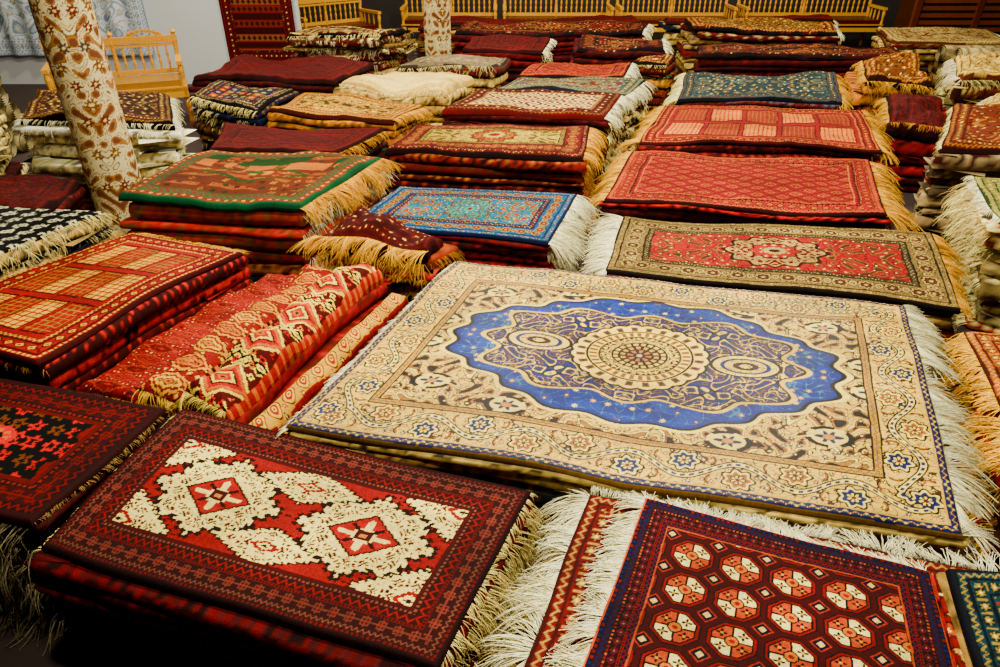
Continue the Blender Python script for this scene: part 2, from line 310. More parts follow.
def perim(Q,step):
    P=[];S=[];sd=[];s0=0
    for k in range(4):
        a,b=Q[k],Q[(k+1)%4];L=np.linalg.norm(b-a);n=max(4,int(L/step));t=np.arange(n)/n
        P.append(a+(b-a)*t[:,None]);S.append(s0+t*L);sd+= [k]*n;s0+=L
    P=np.concatenate(P);S=np.concatenate(S);d=np.roll(P,-1,0)-np.roll(P,1,0)
    N=np.stack([d[:,1],-d[:,0]],1);N/=np.linalg.norm(N,axis=1)[:,None];return P,S,N,A_(sd)
def fringe(mb,a,b,out,z0,L,col,n,rest=0.,lay=.3,w=.0022,seed=0,curl=.9):
    r=np.random.default_rng(seed+17);n=int(n)
    t=np.sort(r.random(n));B=a+(b-a)*t[:,None];B=B-out*.006
    d=(b-a)/np.linalg.norm(b-a);Le=np.linalg.norm(b-a)
    ang=curl*(vn(t*Le*9,t*0,seed)-.5)*2+curl*.9*(vn(t*Le*34,t*0,seed+1)-.5)*2+r.normal(0,.16,n)
    LL=L*(.55+.55*r.random(n))*(.6+.8*vn(t*Le*7,t*0+3,seed));K=6
    pm=(1-lay)*1.5*(.7+.5*r.random(n))
    pts=[];H=np.zeros(n);Z=np.full(n,z0)+r.normal(0,.001,n);lat=np.zeros(n);cv=r.normal(0,.6,n)
    for k in range(K):
        pts.append(np.concatenate([B+out*(H)[:,None]+d*lat[:,None],Z[:,None]],1))
        f=(k+.7)/K;ph=np.minimum(pm*f*1.6,1.5);ds=LL/(K-1)
        H=H+ds*np.cos(ph)*np.cos(ang);lat=lat+ds*np.sin(ang+cv*f)*(.5+.5*np.cos(ph));Z=np.maximum(Z-ds*np.sin(ph),rest+.001+.012*r.random(n))
    pts=np.stack(pts,1)
    V=np.zeros((n,K,3,3));o3=A_([out[0],out[1],0]);d3=A_([d[0],d[1],0]);up=A_([0,0,1.])
    for j,(cx,cy) in enumerate(((1,0),(-.5,.87),(-.5,-.87))):
        ww=w*np.linspace(1.1,.55,K)[None,:,None]*(.7+.6*r.random(n))[:,None,None]
        V[:,:,j]=pts+ww*(d3*cx+(up+o3*.6)*cy*.8)
    q=[]
    bi=np.arange(n)[:,None]*K*3+np.arange(K-1)[None,:]*3;bi=bi.ravel()
    for j in range(3): q.append(np.stack([bi+j,bi+(j+1)%3,bi+3+(j+1)%3,bi+3+j],1))
    c=np.clip(A_(col,float)*(.82+.36*r.random(n))[:,None],0,.97)
    C=np.broadcast_to(c[:,None,None,:],(n,K,3,3))
    mb.add(V.reshape(-1,3),C.reshape(-1,3),np.concatenate(q))
def side_colors(S,prof,pal,seed):
    r=np.random.default_rng(seed);bc=A_(pal[r.integers(len(pal))]);c2=A_(pal[r.integers(len(pal))])*.9+.08;c3=A_(pal[r.integers(len(pal))])*.55
    p=.03+.05*r.random();out=np.ones((len(prof),len(S),3))*bc
    T=A_(prof)[:,None]*np.ones(len(S))[None,:];SS=np.ones(len(prof))[:,None]*S[None,:]
    k=(tri(SS/p)+np.abs(T)*.6>1.05);out[k]=c2;k=(h2(np.floor(SS/(p*.5)),np.round(T*2),seed)>.72);out[k]=c3
    out*= (.9+.4*h2(np.floor(SS/.02),np.round(T*3),seed+1))[...,None]
    return out
def stack(name,quad,zt,zb,pat,n=5,res=.006,fr={},pal=[DR,RD,MA],lf={},jit=.02,th=.016,er=.017,wave=.004,seed=1,step=.03,mat=None,fw=.0022,wfreq=3.,warp=.005,sag=.022,sf=1.7):
    mb=MB();Q=A_(quad,float).reshape(4,2);r=np.random.default_rng(seed)
    Lx=(np.linalg.norm(Q[1]-Q[0])+np.linalg.norm(Q[2]-Q[3]))/2;Ly=(np.linalg.norm(Q[3]-Q[0])+np.linalg.norm(Q[2]-Q[1]))/2
    nx=int(max(20,Lx/res));ny=int(max(16,Ly/res))
    u,v=np.meshgrid(np.linspace(0,1,nx),np.linspace(0,1,ny))
    U,V=u*Lx,v*Ly
    wu=warp*(vn(U*6,V*6,seed+20)-.5)*2+warp*.5*(vn(U*30,V*30,seed+21)-.5)*2;wv=warp*(vn(U*6,V*6,seed+22)-.5)*2+warp*.5*(vn(U*30,V*30,seed+23)-.5)*2
    img=pat(np.clip(U+wu,0,Lx),np.clip(V+wv,0,Ly),Lx,Ly)
    img=img*(.9+.2*vn(U*4,V*9,seed)+.16*(vn(U*160,V*160,seed+2)-.5)+.1*(vn(U*2,V*60,seed+9)-.5))[...,None]
    uu=u+(.006*(vn(V*4,0*V,seed+3)-.5)*2)*(np.abs(u-.5)*2)/max(Lx,.3);vv=v+(.008*(vn(U*4,0*U,seed+4)-.5)*2)*(np.abs(v-.5)*2)/max(Ly,.3)
    XY=bil(Q,uu,vv);d=np.minimum(np.minimum(U,Lx-U),np.minimum(V,Ly-V))
    k=np.clip(1-d/er,0,1);z=zt+wave*2*(vn(XY[...,0]*wfreq,XY[...,1]*wfreq,seed+6)-.5)+wave*.6*(vn(XY[...,0]*wfreq*4,XY[...,1]*wfreq*3,seed+7)-.5)-er*(1-np.sqrt(1-k*k))
    Vt=np.concatenate([XY,z[...,None]],-1)
    mb.add(Vt.reshape(-1,3),img.reshape(-1,3),gridq(nx,ny))
    idx=np.concatenate([np.arange(nx),np.arange(1,ny)*nx+nx-1,(ny-1)*nx+np.arange(nx-2,-1,-1),np.arange(ny-2,0,-1)*nx])
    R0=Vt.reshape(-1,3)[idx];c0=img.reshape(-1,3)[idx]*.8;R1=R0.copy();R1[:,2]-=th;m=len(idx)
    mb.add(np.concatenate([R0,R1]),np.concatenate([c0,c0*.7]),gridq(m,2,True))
    zc=zt-er*.4-th*.6-wave*.6
    prof=[(-.12,1.,1),( -.004,1.,.8),(.6,.7,.45),(1,0,0),(.6,-.7,-.45),(-.3,-1,-1)]
    if n>0:
        tk=r.uniform(.5,1.5,n);tk=tk/tk.sum()*(zc-zb);zz1=zc
        off=np.zeros(2)
        for i in range(n):
            t=tk[i];zz1-=t
            off=off+r.normal(0,jit*.3,2);off*=.9
            Qi=Q+r.normal(0,jit,(4,2))*.6+off
            cen=Qi.mean(0);Qi=cen+(Qi-cen)*(1.+r.uniform(-.014,.008))
            P,S,N,sd=perim(Qi,step);z0=zz1+t*.5
            hh=t*.5*(.88+.1*vn(S*7,S*0,seed+i))
            zo=z0+min(t*.18,.012)*(vn(S*2.2,S*0,seed+i+50)-1.0)*(1 if i==0 else 1.6)+(0 if i==0 else .006)
            wob=.014*(vn(S*3,S*0,seed+i+80)-.5)*2
            rows=[];ro=min(t*.45,.02)
            for (o,zz,_) in prof:
                oo=(o if o<-.05 else ro*o)+wob
                rows.append(np.concatenate([P+N*oo[:,None],(zo+hh*zz)[:,None]],1))
            c=side_colors(S,[p[2] for p in prof],pal,seed*31+i)
            mb.add(np.stack(rows).reshape(-1,3),c.reshape(-1,3),gridq(len(P),len(prof),True)[:, ::-1])
            for k2,(L,col,dens,lay) in lf.items():
                a,b=Qi[k2],Qi[(k2+1)%4];dd=(b-a)/np.linalg.norm(b-a);o=A_([dd[1],-dd[0]])
                fringe(mb,a,b,o,z0+t*.2,L*r.uniform(.5,1.25),A_(col)*r.uniform(.8,1.06),dens*np.linalg.norm(b-a),max(zb,.0),lay,fw*1.1,seed*13+i+k2)
    for k2,(L,col,dens,lay,rest) in fr.items():
        a,b=Q[k2],Q[(k2+1)%4];dd=(b-a)/np.linalg.norm(b-a);o=A_([dd[1],-dd[0]])
        fringe(mb,a,b,o,zt-.004-er*.5,L,col,dens*np.linalg.norm(b-a),rest,lay,fw,seed*7+k2)
    def dfm(v):
        h=np.clip((v[:,2]-zb)/(zt-zb),0,1.1)*(1 if zb<.01 else 0)
        x,y=v[:,0].copy(),v[:,1].copy()
        v[:,2]+=h*sag*2*(vn(x*sf,y*sf,seed+31)-.5)
        v[:,0]+=sag*.5*(vn(y*2.3+v[:,2]*2,x*.4,seed+32)-.5)*2*h
        v[:,1]+=sag*.6*(vn(x*2.1+v[:,2]*2,y*.4,seed+33)-.5)*2*h
        return v
    return mb.build(name,mat or WOOL,True,dfm)
# ---------------------------------------------------------------- materials
def colmat(name,rough=.85,sheen=.25,bump=.25,bs=350,spec=.25,var=.25):
    m=bpy.data.materials.new(name);m.use_nodes=True;nt=m.node_tree;b=nt.nodes['Principled BSDF']
    a=nt.nodes.new('ShaderNodeAttribute');a.attribute_name='Col'
    tc=nt.nodes.new('ShaderNodeTexCoord')
    n=nt.nodes.new('ShaderNodeTexNoise');n.inputs['Scale'].default_value=bs;n.inputs['Detail'].default_value=2
    mr=nt.nodes.new('ShaderNodeMapRange');mr.inputs[1].default_value=.3;mr.inputs[2].default_value=.7;mr.inputs[3].default_value=1-var;mr.inputs[4].default_value=1+var
    mx=nt.nodes.new('ShaderNodeVectorMath');mx.operation='SCALE'
    bp=nt.nodes.new('ShaderNodeBump');bp.inputs['Strength'].default_value=bump;bp.inputs['Distance'].default_value=.004
    L=nt.links.new
    L(tc.outputs['Object'],n.inputs['Vector']);L(n.outputs[0],mr.inputs[0]);L(a.outputs['Color'],mx.inputs[0]);L(mr.outputs[0],mx.inputs['Scale']);L(mx.outputs[0],b.inputs['Base Color'])
    L(n.outputs[0],bp.inputs['Height']);L(bp.outputs[0],b.inputs['Normal'])
    b.inputs['Roughness'].default_value=rough;b.inputs['Specular IOR Level'].default_value=spec
    b.inputs['Sheen Weight'].default_value=sheen;b.inputs['Sheen Roughness'].default_value=.4;b.inputs['Sheen Tint'].default_value=(1,.9,.7,1)
    return m
WOOL=colmat('woven_wool',sheen=.0,bump=.5,spec=.1,bs=260,rough=.8,var=.26);SILK=colmat('woven_silk',rough=.4,sheen=.0,spec=.16,bump=.2,bs=300,var=.12)
WOOD=colmat('varnished_wood',rough=.35,sheen=0,bump=.05,bs=40,spec=.4,var=.1);PLAST=colmat('matte_surface',rough=.9,sheen=0,bump=.1,bs=30,var=.08)
def plainmat(name,c,rough=.9,scale=4,var=.3):
    m=bpy.data.materials.new(name);m.use_nodes=True;nt=m.node_tree;b=nt.nodes['Principled BSDF']
    n=nt.nodes.new('ShaderNodeTexNoise');n.inputs['Scale'].default_value=scale;n.inputs['Detail'].default_value=6
    cr=nt.nodes.new('ShaderNodeValToRGB');cr.color_ramp.elements[0].color=(*[x*(1-var) for x in c],1);cr.color_ramp.elements[1].color=(*[min(1,x*(1+var)) for x in c],1)
    nt.links.new(n.outputs[0],cr.inputs[0]);nt.links.new(cr.outputs[0],b.inputs['Base Color']);b.inputs['Roughness'].default_value=rough
    return m
# ---------------------------------------------------------------- room
def slab(name,lo,hi,mat):
    lo=A_(lo,float);hi=A_(hi,float)
    v=[(x,y,z) for z in(lo[2],hi[2]) for y in(lo[1],hi[1]) for x in(lo[0],hi[0])]
    me=bpy.data.meshes.new(name);me.from_pydata(v,[],[(0,2,3,1),(4,5,7,6),(0,1,5,4),(2,6,7,3),(0,4,6,2),(1,3,7,5)]);me.materials.append(mat)
    o=bpy.data.objects.new(name,me);SC.collection.objects.link(o);return o
MW=plainmat('dark_wall_paint',(.02,.014,.012));MF=plainmat('dark_floor_carpet',(.03,.015,.012));MC=plainmat('ceiling_paint',(.12,.09,.07));MWH=plainmat('white_plaster',(.62,.66,.7),var=.05)
slab('floor',(-8,-2,-.1),(10,14.2,0),MF);slab('ceiling',(-8,-2,4.2),(10,14.2,4.3),MC)
slab('wall_back',(-8,14.1,0),(10,14.3,4.2),MW);slab('wall_left',(-8.2,-2,0),(-8,14.2,4.2),MW);slab('wall_right',(10,-2,0),(10.2,14.2,4.2),MW);slab('wall_front',(-8,-2.2,0),(10,-2,4.2),MW)
slab('wall_partition',(-8,10.2,0),(-2.75,10.35,4.2),MWH)
# ---------------------------------------------------------------- rugs
c_=(.94,.87,.62);g_=(.76,.6,.12);w_=(.97,.94,.78);y_=(.82,.65,.07)
RP=[DR,RD,MA,(.2,.05,.05),(.45,.1,.05)]
BP=[(.6,.5,.3),(.35,.1,.08),(.15,.17,.22),(.5,.42,.24),(.3,.05,.06),(.75,.67,.42)]
OP=[(.46,.2,.05),(.52,.12,.04),(.3,.1,.05),(.64,.44,.1),(.12,.24,.14),(.68,.5,.16)]
stack('blue_medallion_rug_stack',(-.78,1.96,1.41,1.46,1.94,2.9,-.24,3.37),.5,0,P_blue,9,.0024,{1:(.13,w_,760,.75,.42),3:(.045,w_,460,.6,.3)},BP,{1:(.13,w_,260,.4),3:(.05,w_,100,.4)},.02,seed=3,mat=SILK,step=.015,wave=.006,warp=.002,fw=.0018,sag=.012)
stack('white_diamond_rug_stack',(-1.39,1.43,-.16,1.04,.11,1.67,-1.23,2.11),.47,0,P_turk,14,.0023,{3:(.05,c_,400,.3,.1),1:(.05,c_,350,.4,.2)},[DR,MA,(.16,.02,.03),(.28,.03,.04)],{1:(.09,c_,240,.35),3:(.08,(.7,.64,.46),120,.2)},.02,seed=5,step=.012,warp=.003,fw=.0018,sag=.014)
stack('red_border_rug_stack',(0,.92,1.2,.7,1.48,1.34,.3,1.68),.46,0,P_geo((.42,.04,.04),[(.6,.3,.1),(.7,.56,.32),(.2,.03,.05)],(.38,.05,.05),[MA,(.6,.36,.13),(.66,.54,.32)],.07,.05),9,.004,{3:(.15,w_,650,.5,.2),2:(.09,w_,560,.7,.45)},RP,{3:(.13,c_,300,.35)},.02,seed=8,step=.015,fw=.0018,sag=.0)
stack('octagon_gul_rug_stack',(.13,.86,1.0,.62,1.22,1.32,.46,1.61),.5,.462,P_hex,2,.0019,{3:(.13,w_,860,.55,.3),2:(.08,w_,680,.7,.47)},RP,{},.01,seed=9,step=.015,fw=.0018,warp=.002,er=.012)
stack('teal_floral_rug_stack',(1.06,.6,1.6,.5,1.8,1.26,1.27,1.33),.51,.0,P_geo((.03,.2,.22),[(.5,.15,.06),(.6,.48,.16),(.08,.32,.3)],(.04,.24,.26),[(.03,.07,.12),(.52,.22,.04),(.6,.52,.25)],.1,.04,'flor'),7,.004,{},BP,{},.006,seed=10,sag=0,er=.012)
stack('black_medallion_rug_stack',(-2.4,1.75,-1.44,1.51,-1.26,2.09,-2.4,2.38),.5,0,P_black,12,.0034,{1:(.03,(.6,.5,.34),300,.3,.1)},[(.2,.02,.03),MA,(.1,.03,.04)],{0:(.14,(.66,.62,.5),120,.25)},.02,seed=12,step=.015,fw=.0018,sag=.015)
stack('gold_grid_rug_stack',(-2.76,2.6,-1.88,2.33,-1.38,3.4,-2.09,3.63),.55,0,P_panels((.5,.04,.07),(.78,.62,.16),(.24,.02,.04),4,3,(.48,.07,.08)),9,.004,{2:(.07,g_,350,.6,.45)},RP+[(.52,.12,.05)],{0:(.05,GO,80,.3)},.022,seed=13,step=.015)
stack('ikat_rug_stack',(-3.68,3.34,-2.62,3.2,-2.3,3.8,-3.4,4.0),.6,0,P_ikat,10,.005,{1:(.06,c_,300,.3,.3)},[(.4,.36,.28),(.2,.2,.2),(.8,.74,.52),(.12,.14,.2),(.7,.6,.38)],{1:(.07,c_,150,.3),0:(.05,c_,90,.3)},.03,seed=14)
# folded rugs lying side by side
fo=dict(step=.02,wfreq=6.,sag=.03,sf=4.)
stack('folded_coral_rug',(-1.81,2.38,-1.52,2.3,-1.1,3.5,-1.33,3.56),.37,0,P_strip((.48,.06,.07),[(.6,.25,.1),(.52,.16,.09),(.34,.04,.05)],.075,.34,(.4,.06,.06)),5,.0035,{0:(.06,g_,250,.4,.2)},RP,seed=21,th=.04,er=.05,wave=.02,jit=.008,**fo)
stack('folded_gold_lozenge_rug',(-1.5,2.32,-1.28,2.23,-.89,3.42,-1.08,3.5),.44,0,P_gold,6,.003,{0:(.09,(.76,.63,.25),300,.3,.2)},RP+OP,seed=22,th=.06,er=.085,wave=.025,jit=.006,**fo)
stack('folded_flame_rug',(-1.24,2.19,-1.03,2.08,-.62,3.25,-.85,3.36),.55,0,P_flame,7,.0028,{0:(.1,(.78,.7,.4),350,.3,.2)},[(.5,.04,.02),(.42,.05,.02),(.56,.2,.02),(.3,.03,.02)],seed=23,th=.08,er=.105,wave=.03,jit=.006,**fo)
stack('rolled_cream_paisley_rug',(-.985,2.05,-.895,2.02,-.48,3.16,-.57,3.2),.43,0,P_paisley,4,.0026,{},OP,seed=24,jit=.004,th=.05,er=.045,wave=.014,**fo)
stack('folded_maroon_runner',(-.875,2.0,-.825,1.98,-.375,3.15,-.45,3.18),.32,0,P_strip((.34,.03,.04),[(.45,.16,.07),(.5,.08,.05)],.1),5,.005,{},RP,seed=25,jit=.005,th=.03,er=.025,wave=.01,step=.02,sag=.005)
stack('folded_fringed_rug_pile',(-1.05,3.62,-.38,3.44,-.32,3.66,-.92,3.88),.55,.0,P_geo((.24,.03,.04),[(.36,.08,.05),(.4,.17,.06)],(.28,.03,.04),[MA,(.46,.18,.06),(.36,.08,.05)],.08,.03),6,.005,{0:(.18,y_,460,.5,.36)},RP+OP,{0:(.16,g_,320,.5),1:(.1,g_,150,.3)},.08,.04,.06,.06,seed=26,wfreq=6,sag=.04,sf=4)
# middle
stack('green_border_rug_stack',(-2.3,3.95,-1.17,3.85,-.82,4.8,-2.15,5.05),.62,0,P_green,8,.0045,{1:(.2,y_,600,.5,.3)},OP,{1:(.12,w_,220,.3)},.03,seed=31,wave=.025,er=.03,fw=.0025,sag=.03)
stack('teal_medallion_rug_stack',(-.89,3.92,.27,3.6,.52,4.36,-.69,4.57),.5,0,P_med((.04,.42,.5),(.36,.1,.05),[(.2,.12,.06),(.56,.54,.26),(.02,.18,.34),(.5,.14,.05)],(.06,.34,.46),[(.03,.12,.24),(.6,.52,.26),(.46,.12,.05),(.3,.07,.05)],rx=.2,ry=.25,cc=(.3,.54,.46),scale=.7),8,.0038,{1:(.17,w_,640,.6,.4),3:(.04,c_,200,.3,.3)},RP,{1:(.14,w_,200,.35)},.025,seed=32,fw=.002)
stack('cream_medallion_rug_stack',(.56,3.34,2.27,2.95,2.62,3.88,.78,4.12),.45,0,P_med((.54,.02,.02),(.2,.06,.05),[(.26,.02,.03),(.6,.38,.2),(.3,.22,.16)],(.5,.43,.27),[(.12,.09,.06),(.68,.6,.38),(.3,.13,.07),(.28,.25,.18)],rx=.25,ry=.26,cc=(.68,.6,.38)),7,.004,{3:(.18,w_,560,.65,.3),1:(.13,g_,420,.6,.3)},BP,{3:(.16,w_,200,.45),1:(.1,c_,120,.4)},.03,seed=33,fw=.002)
stack('red_bokhara_rug_stack',(.67,4.27,2.38,4.01,2.78,5.12,1.03,5.33),.5,0,P_bokh,7,.005,{1:(.2,g_,420,.6,.3),3:(.17,g_,420,.5,.3)},RP,{1:(.14,g_,160,.35),3:(.12,g_,140,.3)},.03,seed=34,fw=.003,wave=.014)
stack('yellow_panel_rug_stack',(1.11,5.48,2.94,5.24,3.3,6.4,1.54,6.58),.55,0,P_panels((.46,.03,.015),(.74,.5,.02),(.24,.015,.015),5,2),7,.006,{1:(.18,g_,320,.5,.3),3:(.17,g_,320,.5,.3)},RP,{1:(.14,g_,100,.3),3:(.12,g_,100,.3)},.04,seed=35,fw=.0035,wave=.018,sag=.03)
mess=dict(sag=.04,sf=2.)
stack('blue_gray_rug_stack',(1.7,6.85,3.25,6.72,3.7,7.95,2.05,7.98),.58,0,P_geo((.17,.26,.28),[(.5,.42,.24),(.24,.1,.07),(.28,.36,.34)],(.24,.32,.32),[(.06,.08,.12),(.46,.38,.2),(.34,.14,.07)],.16,.06,'flor'),8,.009,{1:(.14,g_,220,.4,.3),3:(.14,c_,220,.4,.3)},BP+[(.2,.25,.32)],{1:(.1,g_,80,.3)},.05,seed=36,fw=.004,wave=.02,er=.04,**mess)
stack('yellow_floral_rug_stack',(-.84,4.98,.6,4.8,.73,5.6,-.69,5.66),.62,0,P_med((.68,.62,.22),(.34,.05,.03),[(.42,.36,.1),(.5,.2,.05),(.24,.32,.1)],(.36,.07,.03),[(.14,.03,.03),(.58,.36,.1),(.42,.09,.04),(.48,.42,.14)],rx=.2,ry=.25,cc=(.46,.08,.04)),9,.005,{1:(.16,y_,350,.4,.3)},[(.35,.1,.04),(.42,.14,.05),(.5,.28,.08),MA],{1:(.1,g_,120,.3)},.018,seed=37,er=.045,wave=.016,sag=.03)
stack('white_lattice_rug_stack',(-.48,5.93,.88,5.84,1.14,6.65,-.19,6.75),.66,0,P_latt,9,.006,{1:(.15,w_,300,.4,.3)},[(.28,.05,.05),MA,(.4,.15,.1)],{1:(.12,c_,100,.3)},.022,seed=38,er=.05,fw=.0035,wave=.018,sag=.03)
stack('blue_beige_rug_stack',(-.02,7.0,1.19,6.84,1.5,7.4,.21,7.5),.62,0,P_geo((.52,.48,.34),[(.22,.3,.36),(.42,.18,.1)],(.36,.4,.36),[(.14,.16,.2),(.6,.54,.36)],.16,.06,'flor'),7,.01,{1:(.14,w_,180,.4,.3)},BP,{1:(.1,c_,70,.3)},.05,seed=39,fw=.004,er=.04,wave=.02,**mess)
stack('small_red_rug_stack',(.2,7.68,1.28,7.55,1.5,8.25,.4,8.32),.64,0,P_bokh,7,.01,{1:(.14,w_,180,.4,.3)},RP,{1:(.1,c_,70,.3)},.05,seed=40,fw=.004,er=.04,wave=.02,**mess)
stack('cream_rug_stack',(-1.6,7.12,-.5,6.72,-.25,7.5,-1.15,7.9),.65,0,P_geo((.9,.82,.54),[(.82,.72,.42)],(.88,.79,.5),[(.76,.64,.36),(.8,.7,.44)],.2,.05,'plain'),7,.012,{0:(.08,c_,150,.3,.3)},[(.78,.68,.42),(.6,.5,.3)],{},.04,seed=41,wave=.035,er=.08,**mess)
stack('yellow_rug_stack',(-2.02,6.1,-.9,5.9,-.7,6.48,-1.9,6.82),.62,0,P_geo((.68,.54,.06),[(.42,.24,.04),(.74,.65,.16),(.25,.25,.1)],(.62,.44,.05),[(.26,.1,.03),(.7,.55,.12)],.14,.05,'flor'),8,.007,{1:(.12,y_,240,.4,.3)},OP+[(.6,.45,.2)],{1:(.1,y_,80,.3)},.03,seed=42,fw=.004,wave=.02,er=.04,**mess)
P_bm=(lambda U,V,a,b:P_bokh(U,V,a,b,(.3,.02,.05),(.4,.1,.07),(.18,.014,.035)))
stack('maroon_rug_stack',(-2.25,5.28,-1.26,5.18,-.96,5.72,-2.35,5.94),.55,0,P_bm,8,.007,{1:(.1,g_,180,.4,.3)},[MA,(.3,.03,.06),(.2,.1,.12)],{},.03,seed=43,wave=.015,er=.03,sag=.03)
PA=[(.05,.1,.24),(.45,.1,.05),(.5,.4,.16),(.06,.24,.24),(.26,.05,.07),(.06,.12,.3),(.52,.28,.05)]
stack('patchwork_kilim_stack',(-2.85,6.6,-2.1,6.12,-1.98,6.85,-2.85,7.25),.66,0,P_geo(NV,PA,NV,[BK,(.58,.26,.05),(.6,.52,.32)],.11,.04,'patch'),8,.009,{0:(.08,c_,140,.3,.3)},[NV,MA,(.4,.3,.2)],{0:(.08,c_,60,.3)},.03,seed=44,wave=.02,er=.03,**mess)
stack('dark_maroon_rug_stack',(-3.22,7.55,-1.72,7.5,-1.5,8.6,-3.1,8.7),.62,0,P_bm,8,.01,{},[MA,(.25,.02,.05)],{},.04,seed=45,wave=.035,er=.05,**mess)
stack('striped_rug_stack',(-2.55,8.98,-1.42,8.85,-1.15,9.5,-2.4,9.7),.85,0,P_geo((.3,.2,.14),[(.6,.5,.34),(.25,.08,.07)],DR,[BK,CR],.16,.05,'patch'),10,.014,{0:(.08,c_,100,.3,.3)},BP+[(.85,.78,.56)],{0:(.12,w_,60,.3),1:(.1,c_,50,.3)},.08,seed=46,wave=.03,er=.05,**mess)
stack('pale_gray_rug_stack',(-1.15,8.1,-.1,8.0,.08,8.7,-.85,8.8),.64,0,P_geo((.56,.5,.42),[(.36,.3,.26),(.66,.6,.46)],(.5,.46,.38),[(.25,.22,.2),(.64,.58,.46)],.16,.05,'flor'),7,.014,{0:(.08,c_,100,.3,.3)},BP,{0:(.1,c_,50,.3)},.05,seed=47,wave=.02,er=.04,**mess)
MP=[MA,(.3,.03,.05),(.2,.02,.04),(.36,.06,.06)]
P_gb=P_geo((.44,.32,.12),[(.62,.5,.22),(.25,.08,.05)],DR,[BK,GO],.2,.08,'flor')
P_wm=P_med((.36,.03,.04),(.12,.02,.03),[(.16,.02,.03),(.5,.3,.14),(.1,.05,.1)],(.26,.03,.05),[(.1,.02,.03),(.5,.34,.18),(.4,.08,.06),(.2,.06,.08)],rx=.3,ry=.3,cc=(.5,.36,.2),scale=1.3)
for i,(nm,q,z) in enumerate((('wine_rug_stack',(-.48,9.44,.55,9.3,.7,10.15,-.4,10.25),.62),('wine_rug_stack',(-.65,10.6,2.0,10.45,2.25,11.35,-.47,11.5),.66),('wine_rug_stack',(.95,9.1,1.98,8.95,2.15,9.85,1.08,9.95),.68),
   ('wine_rug_stack',(2.4,9.0,5.0,8.85,5.15,9.65,2.6,9.75),.62),('brown_rug_stack',(2.6,10.2,4.6,10.1,4.9,11.25,2.75,11.3),.72),
   ('wine_rug_stack',(-1.3,11.8,2.2,11.75,2.2,12.45,-1.3,12.45),.6),('brown_rug_stack',(2.6,11.75,5.2,11.7,5.3,12.4,2.7,12.4),.62),('pale_rug_stack',(5.4,10.1,7.0,10.0,7.4,11.3,5.7,11.3),.6))):
    pt=P_bm if i in(0,5,6) else (P_wm if i in(1,2,3) else (P_gb if i==4 else P_geo((.7,.62,.44),[(.5,.4,.24),(.4,.2,.1)],(.64,.56,.38),[BR,CR],.2,.08,'flor')))
    stack(nm,q,z,0,pt,8,.014,{1:(.14,w_,90,.4,.3)},MP if i<4 else BP,{1:(.12,c_,40,.3)},.06,seed=50+i,fw=.006,step=.05,wave=.04,er=.05,wfreq=1.5,sag=.04)
stack('brown_rug_stack',(1.52,8.35,1.9,8.3,2.1,8.75,1.68,8.8),.64,0,P_geo((.4,.2,.12),[CR,RD],DR,[BK,GO],.14,.05),7,.014,{0:(.06,c_,100,.3,.3)},OP,{0:(.08,g_,50,.3)},.03,seed=56,wave=.03,er=.05)
# right side: rumpled piles
rp=dict(jit=.06,th=.03,er=.07,wave=.055,wfreq=5.,sag=.05,sf=3.)
stack('gold_brown_rug_stack',(3.6,7.05,4.2,6.95,4.8,8.4,4.15,8.4),.68,0,P_geo((.44,.28,.05),[(.62,.47,.1),(.2,.08,.04)],(.48,.3,.05),[(.2,.1,.04),GO],.18,.06,'flor'),6,.012,{0:(.16,y_,200,.4,.3),3:(.12,y_,140,.4,.3)},OP,{0:(.14,y_,80,.3),3:(.1,g_,60,.3)},seed=61,**rp)
stack('folded_cream_rug_stack',(4.45,6.95,5.3,6.95,6.0,8.25,5.1,8.25),.72,0,P_geo((.84,.74,.44),[(.45,.26,.08),(.7,.6,.3)],(.8,.69,.38),[BR,(.88,.79,.48)],.2,.06,'flor'),5,.012,{0:(.1,c_,120,.4,.3),3:(.12,w_,140,.3,.3)},[(.8,.72,.46),BR,(.9,.82,.56)],{3:(.1,c_,50,.3)},seed=62,**rp)
stack('crimson_rug_stack',(3.25,5.85,3.7,5.75,4.15,6.65,3.66,6.75),.62,0,P_bm,6,.009,{3:(.12,g_,200,.4,.3),0:(.08,g_,140,.3,.3)},RP,{3:(.1,g_,60,.3)},seed=63,**rp)
stack('draped_cream_rug',(4.02,5.98,4.6,5.92,5.1,6.5,4.52,6.55),.7,0,P_geo((.9,.82,.56),[(.5,.3,.1),(.8,.66,.34)],(.86,.76,.44),[BR,(.88,.79,.48)],.16,.05,'flor'),5,.009,{3:(.08,w_,200,.4,.3),0:(.12,w_,200,.3,.3)},[(.8,.72,.46),BR,(.9,.82,.56)],{0:(.1,c_,80,.3)},seed=67,**rp)
stack('gray_kilim_rug_stack',(2.95,4.55,3.7,4.4,4.5,5.5,3.6,5.6),.78,0,P_geo((.44,.22,.03),[(.26,.09,.03),(.56,.38,.06)],(.4,.17,.03),[(.2,.1,.04),(.62,.45,.08)],.16,.06,'flor'),9,.007,{3:(.05,c_,150,.3,.3)},[(.5,.44,.34),(.3,.25,.2),(.6,.53,.4),(.35,.15,.1)],{3:(.05,(.75,.68,.5),60,.3)},.04,seed=64,er=.05,wave=.035,**mess)
stack('pale_green_rug_stack',(2.7,3.5,3.2,2.95,3.7,4.1,3.0,4.25),.66,0,P_geo((.58,.56,.36),[(.28,.36,.2),(.5,.28,.1)],(.5,.52,.32),[(.2,.24,.13),(.72,.64,.38)],.16,.06,'flor'),8,.006,{3:(.07,w_,260,.3,.3)},[(.74,.68,.46),(.45,.4,.26),(.5,.2,.12),(.88,.81,.58)],{3:(.12,c_,180,.35)},.04,seed=65,wave=.025,er=.03,**mess)
